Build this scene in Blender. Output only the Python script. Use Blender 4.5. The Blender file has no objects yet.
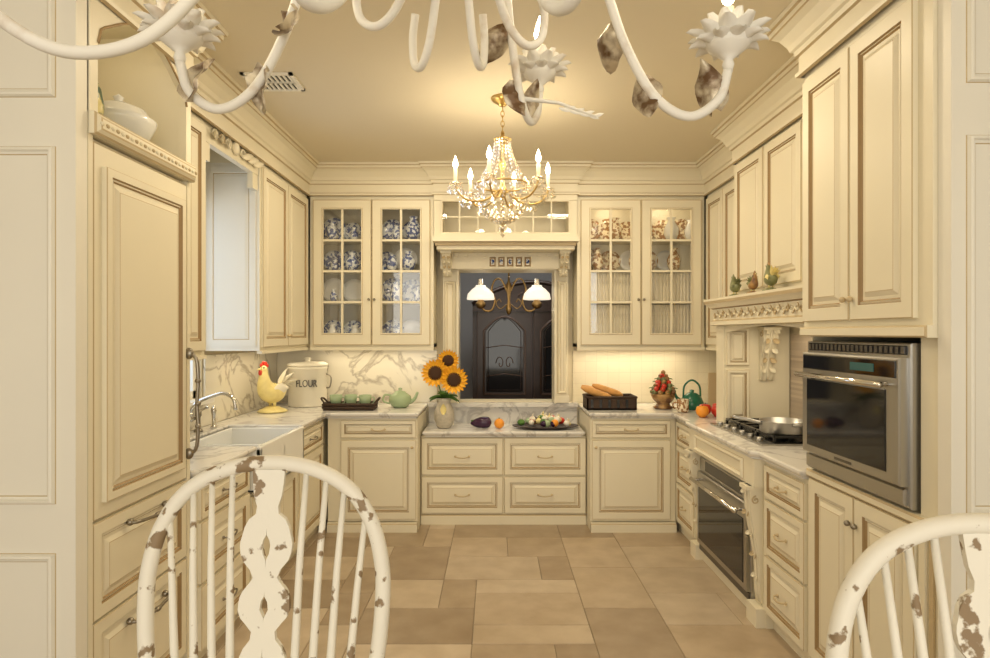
import bpy, math, random
from mathutils import Vector, Matrix
random.seed(8)
sc=bpy.context.scene
try:
    sc.view_settings.view_transform='Standard'
except Exception: pass
pi=math.pi
# ---------------------------------------------------------------- materials
def nm(name):
    m=bpy.data.materials.new(name); m.use_nodes=True
    nt=m.node_tree; b=nt.nodes['Principled BSDF']
    return m,nt,b
def simple(name,c,r=.5,met=0,em=None,es=0,bump=0,bs=40,var=0,vs=3):
    m,nt,b=nm(name)
    b.inputs['Base Color'].default_value=(*c,1); b.inputs['Roughness'].default_value=r; b.inputs['Metallic'].default_value=met
    if em: b.inputs['Emission Color'].default_value=(*em,1); b.inputs['Emission Strength'].default_value=es
    tc=nt.nodes.new('ShaderNodeTexCoord')
    if var:
        n=nt.nodes.new('ShaderNodeTexNoise'); n.inputs['Scale'].default_value=vs; n.inputs['Detail'].default_value=5
        nt.links.new(tc.outputs['Object'],n.inputs['Vector'])
        mx=nt.nodes.new('ShaderNodeMixRGB'); mx.inputs[1].default_value=(*[x*(1-var) for x in c],1); mx.inputs[2].default_value=(*[min(1,x*(1+var)) for x in c],1)
        nt.links.new(n.outputs['Fac'],mx.inputs[0]); nt.links.new(mx.outputs[0],b.inputs['Base Color'])
    if bump:
        n=nt.nodes.new('ShaderNodeTexNoise'); n.inputs['Scale'].default_value=bs
        nt.links.new(tc.outputs['Object'],n.inputs['Vector'])
        bp=nt.nodes.new('ShaderNodeBump'); bp.inputs['Strength'].default_value=bump; bp.inputs['Distance'].default_value=.01
        nt.links.new(n.outputs['Fac'],bp.inputs['Height']); nt.links.new(bp.outputs[0],b.inputs['Normal'])
    return m
def ramp2(name,c1,c2,scale,p0,p1,r=.5,detail=6,met=0,bump=0,dist=0):
    m,nt,b=nm(name)
    tc=nt.nodes.new('ShaderNodeTexCoord'); n=nt.nodes.new('ShaderNodeTexNoise'); n.inputs['Scale'].default_value=scale; n.inputs['Detail'].default_value=detail
    n.inputs['Distortion'].default_value=dist
    cr=nt.nodes.new('ShaderNodeValToRGB'); cr.color_ramp.elements[0].position=p0; cr.color_ramp.elements[0].color=(*c1,1)
    cr.color_ramp.elements[1].position=p1; cr.color_ramp.elements[1].color=(*c2,1)
    nt.links.new(tc.outputs['Object'],n.inputs['Vector']); nt.links.new(n.outputs['Fac'],cr.inputs[0]); nt.links.new(cr.outputs[0],b.inputs['Base Color'])
    b.inputs['Roughness'].default_value=r; b.inputs['Metallic'].default_value=met
    if bump:
        bp=nt.nodes.new('ShaderNodeBump'); bp.inputs['Strength'].default_value=bump; bp.inputs['Distance'].default_value=.004
        nt.links.new(n.outputs['Fac'],bp.inputs['Height']); nt.links.new(bp.outputs[0],b.inputs['Normal'])
    return m
def marble(name,base,vein,sc_=1.6,wd=.035):
    m,nt,b=nm(name)
    tc=nt.nodes.new('ShaderNodeTexCoord')
    n=nt.nodes.new('ShaderNodeTexNoise'); n.inputs['Scale'].default_value=sc_; n.inputs['Detail'].default_value=7; n.inputs['Distortion'].default_value=1.4
    s=nt.nodes.new('ShaderNodeMath'); s.operation='SUBTRACT'; s.inputs[1].default_value=.5
    a=nt.nodes.new('ShaderNodeMath'); a.operation='ABSOLUTE'
    cr=nt.nodes.new('ShaderNodeValToRGB'); cr.color_ramp.elements[0].position=0; cr.color_ramp.elements[0].color=(*vein,1)
    cr.color_ramp.elements[1].position=wd; cr.color_ramp.elements[1].color=(*base,1)
    nt.links.new(tc.outputs['Object'],n.inputs['Vector']); nt.links.new(n.outputs['Fac'],s.inputs[0]); nt.links.new(s.outputs[0],a.inputs[0])
    nt.links.new(a.outputs[0],cr.inputs[0]); nt.links.new(cr.outputs[0],b.inputs['Base Color']); b.inputs['Roughness'].default_value=.15
    return m
def brick(name,c1,c2,mortar,scale,r=.4):
    m,nt,b=nm(name)
    tc=nt.nodes.new('ShaderNodeTexCoord'); mp=nt.nodes.new('ShaderNodeMapping'); mp.inputs['Rotation'].default_value=(pi/2,0,0)
    t=nt.nodes.new('ShaderNodeTexBrick'); t.inputs['Scale'].default_value=scale; t.offset=0
    t.inputs['Color1'].default_value=(*c1,1); t.inputs['Color2'].default_value=(*c2,1); t.inputs['Mortar'].default_value=(*mortar,1)
    t.inputs['Mortar Size'].default_value=.008; t.inputs['Brick Width'].default_value=.5; t.inputs['Row Height'].default_value=.5
    nt.links.new(tc.outputs['Object'],mp.inputs[0]); nt.links.new(mp.outputs[0],t.inputs['Vector']); nt.links.new(t.outputs['Color'],b.inputs['Base Color'])
    b.inputs['Roughness'].default_value=r
    return m
def glassy(name,fac,col=(1,1,1),r=.02):
    m=bpy.data.materials.new(name); m.use_nodes=True; nt=m.node_tree; nt.nodes.clear()
    o=nt.nodes.new('ShaderNodeOutputMaterial'); mx=nt.nodes.new('ShaderNodeMixShader'); t=nt.nodes.new('ShaderNodeBsdfTransparent'); g=nt.nodes.new('ShaderNodeBsdfGlossy')
    g.inputs['Roughness'].default_value=r; g.inputs['Color'].default_value=(*col,1)
    mx.inputs[0].default_value=fac
    nt.links.new(t.outputs[0],mx.inputs[1]); nt.links.new(g.outputs[0],mx.inputs[2]); nt.links.new(mx.outputs[0],o.inputs[0])
    return m
CREAM=simple('cream_paint',(.805,.74,.57),.42,var=.04,vs=2.5)
WHITEP=simple('ivory_paint',(.83,.80,.71),.45,var=.03,vs=2)
GLAZE=simple('brown_glaze',(.36,.24,.11),.5)
GLAZE2=simple('light_glaze',(.56,.44,.26),.5)
CEIL=simple('ceiling_paint',(.74,.66,.50),.8)
WALLM=simple('wall_paint',(.74,.66,.49),.7)
MARB=marble('white_marble',(.78,.76,.72),(.52,.50,.48),2.6,.04)
MARBW=marble('veined_marble_splash',(.78,.73,.61),(.46,.41,.33),2.2,.04)
TILE=brick('cream_tiles',(.80,.73,.56),(.76,.69,.52),(.68,.60,.45),5)
MOS=brick('mosaic_tiles',(.42,.33,.25),(.60,.50,.38),(.5,.42,.3),30)
STEEL=simple('brushed_steel',(.46,.45,.43),.30,1)
DSTEEL=simple('dark_steel',(.16,.15,.14),.35,.9)
BLACK=simple('black_enamel',(.012,.012,.012),.25)
BGLASS=simple('black_glass',(.008,.008,.01),.06)
CHROME=simple('polished_nickel',(.72,.70,.66),.12,1)
PEWTER=simple('pewter',(.30,.27,.22),.35,1)
GOLD=simple('antique_gold',(.60,.42,.16),.3,1)
PORC=simple('porcelain',(.82,.82,.79),.12)
GLASS=glassy('window_glass',.06)
CRYS=glassy('crystal',.55,(1,.95,.85),.05)
FLAME=simple('candle_flame',(1,.8,.5),.5,em=(1,.84,.55),es=20)
CANDLE=simple('candle_wax',(.9,.82,.62),.5,em=(1,.75,.4),es=.2)
LAMPG=simple('milk_glass',(.95,.93,.88),.25,em=(1,.88,.68),es=.9)
DWOOD=simple('dark_walnut',(.042,.024,.018),.3,var=.4,vs=9)
SHAB=ramp2('distressed_white_paint',(.26,.18,.10),(.80,.76,.66),24,.355,.39,.55,8,bump=.3)
IRON=ramp2('chalky_iron',(.60,.50,.38),(.80,.77,.70),12,.30,.44,.65,6,bump=.3)
LEAFM=ramp2('tarnished_leaf',(.13,.07,.03),(.60,.52,.38),22,.42,.60,.42,6,met=.4,bump=.4)
BLUEW=ramp2('blue_white_china',(.03,.07,.26),(.74,.77,.80),34,.47,.52,.15,3)
BROWNW=ramp2('brown_transfer_china',(.32,.16,.06),(.84,.74,.54),36,.48,.53,.2,4)
WICK=simple('dark_wicker',(.05,.025,.012),.6,bump=.8,bs=120)
FABRIC=simple('linen_fabric',(.74,.68,.54),.9)
YEL=simple('yellow_glaze_china',(.86,.70,.30),.3,var=.25,vs=18)
RED=simple('red_glaze',(.60,.04,.02),.3)
GREEN=simple('celadon_green',(.36,.46,.27),.2)
DGREEN=simple('dark_green_enamel',(.02,.14,.08),.2)
LEAFG=simple('foliage_green',(.08,.19,.03),.6,var=.4,vs=20)
PETAL=simple('sunflower_petal',(.92,.46,.02),.5,var=.15,vs=20)
SEED=simple('sunflower_seed_disc',(.06,.025,.01),.8,bump=1,bs=150)
BREAD=simple('bread_crust',(.66,.34,.10),.6,var=.3,vs=18)
AUB=simple('eggplant_skin',(.04,.01,.04),.15)
ORNG=simple('orange_peel',(.90,.34,.03),.4)
GARL=simple('garlic_white',(.84,.79,.66),.5)
OLIVE=simple('olive_ceramic',(.20,.21,.09),.35,var=.4,vs=20)
BROWNC=ramp2('brown_ceramic',(.16,.07,.03),(.45,.26,.09),18,.4,.6,.35)
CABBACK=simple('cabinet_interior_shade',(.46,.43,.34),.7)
LIME,nt,bb=nm('limestone_tiles')
at=nt.nodes.new('ShaderNodeAttribute'); at.attribute_name='tint'
tc=nt.nodes.new('ShaderNodeTexCoord'); n=nt.nodes.new('ShaderNodeTexNoise'); n.inputs['Scale'].default_value=6; n.inputs['Detail'].default_value=9
nt.links.new(tc.outputs['Object'],n.inputs['Vector'])
cr_=nt.nodes.new('ShaderNodeValToRGB'); cr_.color_ramp.elements[0].position=.32; cr_.color_ramp.elements[0].color=(.80,.77,.73,1); cr_.color_ramp.elements[1].position=.68; cr_.color_ramp.elements[1].color=(1.0,1.0,1.0,1)
mx=nt.nodes.new('ShaderNodeMixRGB'); mx.blend_type='MULTIPLY'; mx.inputs[0].default_value=1
nt.links.new(n.outputs['Fac'],cr_.inputs[0]); nt.links.new(at.outputs['Color'],mx.inputs[1]); nt.links.new(cr_.outputs[0],mx.inputs[2]); nt.links.new(mx.outputs[0],bb.inputs['Base Color'])
bb.inputs['Roughness'].default_value=.36
GROUT=simple('grout',(.30,.24,.17),.9)
# ---------------------------------------------------------------- builder
def cat(pts,n=6):
    P=[tuple(p) for p in pts]; k=len(P[0])
    Q=[tuple(2*P[0][i]-P[1][i] for i in range(k))]+P+[tuple(2*P[-1][i]-P[-2][i] for i in range(k))]
    out=[]
    for a in range(1,len(Q)-2):
        for j in range(n):
            t=j/n
            out.append(tuple(.5*((2*Q[a][i])+(-Q[a-1][i]+Q[a+1][i])*t+(2*Q[a-1][i]-5*Q[a][i]+4*Q[a+1][i]-Q[a+2][i])*t*t+(-Q[a-1][i]+3*Q[a][i]-3*Q[a+1][i]+Q[a+2][i])*t**3) for i in range(k)))
    out.append(P[-1]); return out
def frame(o,u):
    u=Vector(u); z=Vector((0,0,1)); n=u.cross(z)
    M=Matrix.Identity(4)
    for i in range(3):
        M[i][0]=u[i]; M[i][1]=z[i]; M[i][2]=n[i]; M[i][3]=o[i]
    return M
class B:
    def __init__(s,name): s.name=name; s.v=[]; s.f=[]; s.mi=[]; s.sm=[]; s.mats=[]; s.M=Matrix.Identity(4)
    def mid(s,m):
        if m not in s.mats: s.mats.append(m)
        return s.mats.index(m)
    def add(s,vs,fs,m,smooth=False):
        o=len(s.v); s.v+= [tuple(s.M@Vector(v)) for v in vs]
        ms=m if isinstance(m,list) else [m]*len(fs)
        for f,mm in zip(fs,ms):
            s.f.append([i+o for i in f]); s.mi.append(s.mid(mm)); s.sm.append(smooth)
    def box(s,a,b,m):
        x0,y0,z0=a; x1,y1,z1=b
        s.add([(x0,y0,z0),(x1,y0,z0),(x1,y1,z0),(x0,y1,z0),(x0,y0,z1),(x1,y0,z1),(x1,y1,z1),(x0,y1,z1)],
              [(0,3,2,1),(4,5,6,7),(0,1,5,4),(1,2,6,5),(2,3,7,6),(3,0,4,7)],m)
    def rings(s,x0,y0,x1,y1,R,cap):
        vs=[];fs=[];ms=[]
        for i,(ins,d,m) in enumerate(R):
            vs+=[(x0+ins,y0+ins,d),(x1-ins,y0+ins,d),(x1-ins,y1-ins,d),(x0+ins,y1-ins,d)]
            if i:
                for k in range(4):
                    fs.append(((i-1)*4+k,(i-1)*4+(k+1)%4,i*4+(k+1)%4,i*4+k)); ms.append(m)
        if cap:
            k=(len(R)-1)*4; fs.append((k,k+1,k+2,k+3)); ms.append(cap)
        s.add(vs,fs,ms)
    def door(s,x0,y0,x1,y1,m=None,z=0,fw=None,g1=None,g2=None):
        m=m or CREAM; w=min(x1-x0,y1-y0); fw=fw or min(.055,w*.2); g=min(1,w/.25); g1=g1 or GLAZE; g2=g2 or GLAZE2
        R=[(0,z,m),(0,z+.017,m),(.003,z+.02,g2),(fw,z+.02,m),(fw+.003*g,z+.011,g1),(fw+.011*g,z+.016,m),(fw+.016*g,z+.009,g1),(fw+.028*g,z+.010,m),(fw+.044*g,z+.019,m),(fw+.047*g,z+.0195,g2)]
        s.rings(x0,y0,x1,y1,R,m)
    def inset(s,x0,y0,x1,y1,m=None,z=0):
        m=m or CREAM
        s.rings(x0,y0,x1,y1,[(0,z,m),(.002,z+.003,GLAZE2),(.006,z+.014,m),(.014,z+.016,m),(.019,z+.007,m),(.026,z+.004,m),(.029,z+.001,GLAZE2)],m)
    def pull(s,x,y,w=.09,m=None,z=.02,r=.0045):
        m=m or PEWTER
        P=cat([(x-w/2,y,z),(x-w/2,y,z+.02),(x-w/4,y-.006,z+.028),(x,y-.008,z+.03),(x+w/4,y-.006,z+.028),(x+w/2,y,z+.02),(x+w/2,y,z)],3)
        s.tube(P,r,m,6)
        for q in (x-w/2,x+w/2): s.sphere((q,y,z+.004),(.010,.010,.005),m,8,5)
    def knob(s,x,y,m=None,z=.02):
        m=m or PEWTER; s.sphere((x,y,z+.012),(.012,.012,.012),m,8,6)
    def lathe(s,prof,c,m,seg=24,axis=None,smooth=True):
        vs=[];fs=[]; n=len(prof)
        A=axis or Matrix.Identity(3)
        for r,z in prof:
            for k in range(seg):
                a=2*pi*k/seg; vs.append(tuple(Vector(c)+A@Vector((r*math.cos(a),r*math.sin(a),z))))
        for i in range(n-1):
            for k in range(seg): fs.append((i*seg+k,i*seg+(k+1)%seg,(i+1)*seg+(k+1)%seg,(i+1)*seg+k))
        if prof[0][0]>1e-5: fs.append(tuple(reversed(range(seg))))
        if prof[-1][0]>1e-5: fs.append(tuple(range((n-1)*seg,n*seg)))
        s.add(vs,fs,m,smooth)
    def sphere(s,c,r,m,seg=12,rg=8):
        if not hasattr(r,'__len__'): r=(r,r,r)
        vs=[];fs=[]
        for i in range(rg+1):
            t=pi*i/rg
            for k in range(seg):
                a=2*pi*k/seg; vs.append((c[0]+r[0]*math.sin(t)*math.cos(a),c[1]+r[1]*math.sin(t)*math.sin(a),c[2]-r[2]*math.cos(t)))
        for i in range(rg):
            for k in range(seg): fs.append((i*seg+k,i*seg+(k+1)%seg,(i+1)*seg+(k+1)%seg,(i+1)*seg+k))
        s.add(vs,fs,m,True)
    def tube(s,pts,r,m,seg=8,flat=1):
        P=[Vector(p[:3]) for p in pts]; n=len(P)
        rad=[p[3] for p in pts] if len(pts[0])>3 else ([r]*n if not hasattr(r,'__len__') else r)
        T=[(P[min(i+1,n-1)]-P[max(i-1,0)]).normalized() for i in range(n)]
        up=Vector((0,0,1)) if abs(T[0].z)<.9 else Vector((0,1,0))
        N=(up-T[0]*up.dot(T[0])).normalized(); vs=[];fs=[]
        for i in range(n):
            N=(N-T[i]*N.dot(T[i])).normalized(); Bn=T[i].cross(N)
            for k in range(seg):
                a=2*pi*k/seg; vs.append(tuple(P[i]+N*math.cos(a)*rad[i]+Bn*math.sin(a)*rad[i]*flat))
        for i in range(n-1):
            for k in range(seg): fs.append((i*seg+k,i*seg+(k+1)%seg,(i+1)*seg+(k+1)%seg,(i+1)*seg+k))
        fs.append(tuple(reversed(range(seg)))); fs.append(tuple(range((n-1)*seg,n*seg)))
        s.add(vs,fs,m,True)
    def leaf(s,p,d,up,L,W,curl,m,nt=7,cup=.25,wave=0,blunt=.8,tip=.9):
        p=Vector(p); d=Vector(d).normalized(); sd=d.cross(Vector(up)).normalized(); u=sd.cross(d)
        vs=[];fs=[]
        for i in range(nt+1):
            t=i/nt; w=W*.5*max(.04,math.sin(pi*min(1,t*tip+.08)))**blunt
            c=p+d*L*(t-.25*abs(curl)*t*t)+u*curl*L*t*t
            for j in range(-2,3):
                q=c+sd*(j/2*w)+u*(cup*W*(j/2)**2+wave*W*math.sin(t*14+j))
                vs.append(tuple(q))
        for i in range(nt):
            for j in range(4): fs.append((i*5+j,i*5+j+1,(i+1)*5+j+1,(i+1)*5+j))
        s.add(vs,fs,m,True)
    def extr(s,poly,z0,z1,m):
        n=len(poly); vs=[(p[0],p[1],z0) for p in poly]+[(p[0],p[1],z1) for p in poly]
        fs=[tuple(range(n-1,-1,-1)),tuple(range(n,2*n))]+[(i,(i+1)%n,n+(i+1)%n,n+i) for i in range(n)]
        s.add(vs,fs,m)
    def polyslab(s,poly,R,m):
        n=len(poly); vs=[];fs=[]
        for ins,z in R:
            for i in range(n):
                a=Vector(poly[i-1]);b=Vector(poly[i]);c=Vector(poly[(i+1)%n])
                d1=(b-a).normalized();d2=(c-b).normalized(); n1=Vector((-d1.y,d1.x));n2=Vector((-d2.y,d2.x))
                o=(n1+n2)/(1+n1.dot(n2)); q=b+o*ins; vs.append((q.x,q.y,z))
        for k in range(len(R)-1):
            for i in range(n): fs.append((k*n+i,k*n+(i+1)%n,(k+1)*n+(i+1)%n,(k+1)*n+i))
        fs.append(tuple(range(n-1,-1,-1))); fs.append(tuple(range((len(R)-1)*n,len(R)*n)))
        s.add(vs,fs,m)
    def sweep(s,path,prof):
        n=len(path); vs=[];fs=[];ms=[]; k=len(prof)
        for i in range(n):
            b=Vector(path[i])
            d1=(b-Vector(path[i-1])).normalized() if i else None
            d2=(Vector(path[i+1])-b).normalized() if i<n-1 else None
            d1=d1 or d2; d2=d2 or d1
            n1=Vector((-d1.y,d1.x));n2=Vector((-d2.y,d2.x)); o=(n1+n2)/(1+n1.dot(n2))
            for pr in prof:
                q=b+o*pr[0]; vs.append((q.x,q.y,pr[1]))
        for i in range(n-1):
            for j in range(k-1): fs.append((i*k+j,(i+1)*k+j,(i+1)*k+j+1,i*k+j+1)); ms.append(prof[j+1][2])
        s.add(vs,fs,ms)
    def done(s,bevel=0):
        me=bpy.data.meshes.new(s.name); me.from_pydata(s.v,[],s.f)
        for m in s.mats: me.materials.append(m)
        me.polygons.foreach_set('material_index',s.mi); me.polygons.foreach_set('use_smooth',s.sm); me.update()
        o=bpy.data.objects.new(s.name,me); sc.collection.objects.link(o)
        if bevel:
            md=o.modifiers.new('b','BEVEL'); md.width=bevel; md.segments=2; md.limit_method='ANGLE'
        return o
# ---------------------------------------------------------------- constants
CH=2.95; WY=5.60; LW=-1.95; RW=2.03; CT=.93
XP=(1,0,0); YP=(0,1,0); YN=(0,-1,0)
# ---------------------------------------------------------------- floor
gx0,gy0,cell=-3.6,-2.6,.205; nx,ny=36,41
occ=[[0]*ny for _ in range(nx)]; b=B('floor'); tint=[]
b.box((-3.6,-2.6,-.06),(3.6,5.72,-.004),GROUT); 
cols=[(.51,.405,.285),(.42,.325,.22),(.46,.36,.25),(.58,.475,.35),(.38,.29,.195),(.50,.395,.275),(.55,.445,.32)]
for j in range(ny):
    for i in range(nx):
        if occ[i][j]: continue
        opts=[(3,2),(2,2),(3,2),(2,3),(4,2),(3,2),(3,1),(2,2)]; random.shuffle(opts); opts+=[(2,2),(1,2),(2,1),(1,1)]
        for w,h in opts:
            if i+w<=nx and j+h<=ny and all(not occ[i+a][j+c] for a in range(w) for c in range(h)): break
        for a in range(w):
            for c in range(h): occ[i+a][j+c]=1
        g=.0018; x0=gx0+i*cell+g; y0=gy0+j*cell+g; x1=gx0+(i+w)*cell-g; y1=min(5.71,gy0+(j+h)*cell-g)
        if y0>=y1: continue
        st=len(b.f); b.add([(x0,y0,-.004),(x1,y0,-.004),(x1,y1,-.004),(x0,y1,-.004),(x0+.002,y0+.002,0),(x1-.002,y0+.002,0),(x1-.002,y1-.002,0),(x0+.002,y1-.002,0)],[(4,5,6,7),(0,1,5,4),(1,2,6,5),(2,3,7,6),(3,0,4,7)],LIME)
        c=random.choice(cols); k=random.uniform(.95,1.05); tint.append((st,len(b.f),(c[0]*k,c[1]*k,c[2]*k,1)))
o=b.done(); ca=o.data.color_attributes.new('tint','FLOAT_COLOR','CORNER')
pc=[(.3,.2,.1,1)]*len(o.data.polygons)
for a,e,c in tint:
    for k in range(a,e): pc[k]=c
for p in o.data.polygons:
    for li in p.loop_indices: ca.data[li].color=pc[p.index]
# ---------------------------------------------------------------- shell
b=B('ceiling'); b.box((-3.6,-2.6,CH),(3.6,9.1,CH+.1),CEIL); b.done()
OX0,OX1,OZ0,OZ1=-.33,.53,.94,2.11
b=B('wall_back')
b.box((-2.1,WY,0),(OX0,WY+.12,CH),WALLM); b.box((OX1,WY,0),(2.2,WY+.12,CH),WALLM)
b.box((OX0,WY,0),(OX1,WY+.12,OZ0),WALLM); b.box((OX0,WY,OZ1),(OX1,WY+.12,CH),WALLM); b.done()
wy0,wy1,wz0,wz1=3.46,4.18,1.12,2.45
b=B('wall_left')
b.box((LW-.12,2.12,0),(LW,wy0,CH),WALLM); b.box((LW-.12,wy1,0),(LW,WY,CH),WALLM)
b.box((LW-.12,wy0,0),(LW,wy1,wz0),WALLM); b.box((LW-.12,wy0,wz1),(LW,wy1,CH),WALLM); b.done()
b=B('wall_right'); b.box((RW,2.0,0),(RW+.12,WY,CH),WALLM); b.done()
b=B('window_1')
x=LW-.06
for a,c in (((x-.03,wy0,wz0),(x+.03,wy0+.05,wz1)),((x-.03,wy1-.05,wz0),(x+.03,wy1,wz1)),((x-.03,wy0,wz0),(x+.03,wy1,wz0+.05)),((x-.03,wy0,wz1-.05),(x+.03,wy1,wz1)),
            ((x-.012,wy0,1.77),(x+.012,wy1,1.80)),((x-.012,3.81,wz0),(x+.012,3.83,wz1)),((LW+.0,wy0-.03,wz0-.03),(LW+.08,wy1+.02,wz0))): b.box(a,c,WHITEP)
b.box((x-.002,wy0,wz0),(x+.002,wy1,wz1),GLASS); b.done()
def panwall(name,x0,x1,yf,edge,sgn):
    b=B(name); b.box((x0,yf,0),(x1,yf+.0585,CH),WHITEP)
    b.M=frame((0,yf,0),XP)
    xe=edge
    for k in range(3):
        a=xe+sgn*(k*.72); c=a+sgn*.60; lo,hi=min(a,c),max(a,c)
        if lo<x0 or hi>x1: break
        b.inset(lo,2.32,hi,2.68,WHITEP); b.inset(lo,.99,hi,2.16,WHITEP); b.inset(lo,.16,hi,.83,WHITEP)
    b.done()
panwall('wall_dining_left',-3.5,-1.371,2.06,-1.435,-1)
panwall('wall_dining_right',1.405,3.5,1.94,1.45,1)
b=B('wall_side_left'); b.box((-3.6,-2.5,0),(-3.5,2.118,CH),WHITEP); b.done()
b=B('wall_side_right'); b.box((3.5,-2.5,0),(3.6,1.998,CH),WHITEP); b.done()
b=B('wall_rear'); b.box((-3.6,-2.6,0),(3.6,-2.5,CH),WHITEP); b.done()
# ---------------------------------------------------------------- crown
b=B('trim_crown')
prof=[(0,2.695,CREAM),(.014,2.70,GLAZE2),(.016,2.715,CREAM),(.004,2.722,GLAZE),(.004,2.79,CREAM),(.016,2.795,GLAZE2),(.020,2.815,CREAM),(.032,2.822,CREAM),(.04,2.845,CREAM),(.065,2.885,CREAM),(.09,2.905,CREAM),(.098,2.908,GLAZE2),(.10,2.928,CREAM),(.112,2.932,GLAZE2),(.116,2.95,CREAM)]
path=[(3.48,1.94),(1.37,1.94),(1.37,2.83),(1.62,2.83),(1.62,4.29),(1.757,4.29),(1.757,5.27),(.685,5.27),(.685,5.235),(-.51,5.235),(-.51,5.27),(-1.556,5.27),(-1.556,2.83),(-1.36,2.83),(-1.36,2.06),(-3.48,2.06)]
b.sweep(path,prof); b.done()
# ---------------------------------------------------------------- oven tower
b=B('oven_tower_cabinet')
b.box((1.42,2.0,.08),(2.02,2.83,.945),CREAM); b.box((1.45,2.0,.0),(2.02,2.83,.08),CREAM)
b.box((1.39,2.0,1.535),(2.02,2.83,CH-.002),CREAM)
b.box((1.42,2.0,.945),(2.02,2.10,1.535),CREAM); b.box((1.9,2.10,.945),(2.02,2.83,1.535),CREAM); b.box((1.42,2.815,.945),(2.02,2.83,1.535),CREAM)
b.M=frame((1.42,2.83,0),YN)
b.door(.015,.11,.365,.905); b.door(.372,.11,.722,.905)
b.box((.735,.08,0),(.765,.93,.012),CREAM); b.box((.78,.08,0),(.80,.93,.008),GLAZE2)
b.rings(.0,.91,.83,.945,[(0,0,CREAM),(.0,.02,CREAM),(.008,.026,GLAZE2)],CREAM)
b.knob(.345,.80); b.knob(.392,.80)
b.M=frame((1.39,2.83,0),YN)
b.door(.02,1.60,.385,2.66); b.door(.395,1.60,.76,2.66)
b.rings(0,1.535,.83,1.575,[(0,0,CREAM),(0,.018,CREAM),(.006,.024,GLAZE2)],CREAM)
b.knob(.365,1.68,GLAZE2); b.knob(.415,1.68,GLAZE2)
b.done()
b=B('microwave_oven'); b.M=frame((1.42,2.812,0),YN)
W=.70; b.rings(0,.955,W,1.515,[(0,-.35,DSTEEL),(0,.02,STEEL),(.004,.025,STEEL)],STEEL)
b.box((.02,1.475,.024),(W-.02,1.507,.028),BLACK)
for k in range(22): b.box((.028+k*.030,1.479,.026),(.046+k*.030,1.503,.034),DSTEEL)
b.rings(.015,1.03,W-.015,1.465,[(0,.024,STEEL),(0,.05,STEEL),(.006,.056,STEEL)],STEEL)
b.rings(.06,1.065,W-.085,1.355,[(0,.056,DSTEEL),(.004,.060,BLACK)],BGLASS)
b.rings(.03,1.395,W-.03,1.455,[(0,.056,DSTEEL),(.003,.060,BLACK)],BGLASS); b.box((.40,1.41,.0605),(.55,1.44,.062),simple('lcd',(.02,.08,.08),.2,em=(.1,.4,.35),es=.06))
b.tube([(.05,1.372,.098),(W-.05,1.372,.098)],.011,CHROME,10)
for q in (.08,W-.08): b.tube([(q,1.372,.05),(q,1.372,.098)],.008,CHROME,8)
b.rings(.015,.965,W-.015,1.022,[(0,.024,STEEL),(0,.034,STEEL),(.005,.04,STEEL)],STEEL)
b.box((.28,1.043,.0562),(.40,1.054,.0575),DSTEEL)
b.done()
# ---------------------------------------------------------------- corbel helper
def corbel(b,x,ytop,h,w,out,m=None,z0=0):
    m=m or CREAM
    pr=[]; n=22
    for i in range(n+1):
        t=i/n; d=out*(.28+.72*(1-t)**1.6)+out*.13*math.sin(t*pi*2.2)
        if t>.86: d*= (1-t)/.14*.6+.4
        pr.append((d,ytop-h*t))
    pr=[(0,ytop)]+pr+[(0,ytop-h)]
    k=len(pr); vs=[(x-w/2,y,z0+d) for d,y in pr]+[(x+w/2,y,z0+d) for d,y in pr]
    fs=[tuple(range(k)),tuple(range(2*k-1,k-1,-1))]+[(i,i+1,k+i+1,k+i) for i in range(k-1)]
    b.add(vs,fs,m)
    for s_ in (-.33,0,.33):
        P=[(x+s_*w,y,z0+d+.002,.0055*(1.6-abs(s_)*2)) for d,y in pr[1:-1][::2]]
        b.tube(P,0,m,6)
    for q in range(5):
        i=2+q*4; d,y=pr[i]
        for s_ in (-1,1): b.leaf((x+s_*w*.12,y,z0+d),(s_*.8,-.6,.2),(0,0,1),w*.5,w*.35,.25,GLAZE2 if q%2 else m,4)
    for s_ in (-1,1):
        sp=[]
        for i in range(14):
            a=i/13*2.6*pi; r=.30*out*(1-i/16)
            sp.append((x+s_*(w/2+.002),ytop-h*.12+r*math.cos(a),z0+out*.55+r*math.sin(a),.004))
        b.tube(sp,0,GLAZE2,5)
    b.box((x-w/2-.01,ytop-.02,z0),(x+w/2+.01,ytop,z0+out+.02),m)
# ---------------------------------------------------------------- right base run
b=B('base_cabinet')
b.box((1.42,2.84,.08),(2.02,3.30,.884),CREAM); b.box((1.46,2.84,0),(2.02,3.30,.08),CREAM)
b.M=frame((1.42,3.30,0),YN)
b.door(.02,.70,.44,.865,fw=.03); b.door(.02,.41,.44,.685,fw=.035); b.door(.02,.105,.44,.395,fw=.035)
for y in (.785,.55,.25): b.pull(.23,y,.09,GLAZE2)
b.done()
b=B('base_cabinet'); 
b.box((1.42,3.301,.725),(2.02,4.42,.884),CREAM); b.box((1.42,3.301,0),(2.02,3.44,.725),CREAM); b.box((1.42,4.30,0),(2.02,4.42,.725),CREAM); b.box((1.42,3.44,0),(2.02,4.30,.075),CREAM)
b.box((1.37,3.305,0),(1.42,3.435,.10),CREAM); b.box((1.37,4.305,0),(1.42,4.415,.10),CREAM)
b.box((1.36,3.305,.74),(1.42,4.415,.884),CREAM)
b.M=frame((1.36,4.415,0),YN); b.inset(.14,.755,.97,.865)
b.M=frame((1.42,4.42,0),YN); 
corbel(b,.06,.74,.62,.075,.075); corbel(b,1.05,.74,.62,.075,.075); b.done()
b=B('wall_oven'); b.M=frame((1.42,4.295,0),YN); W=.85
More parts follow.
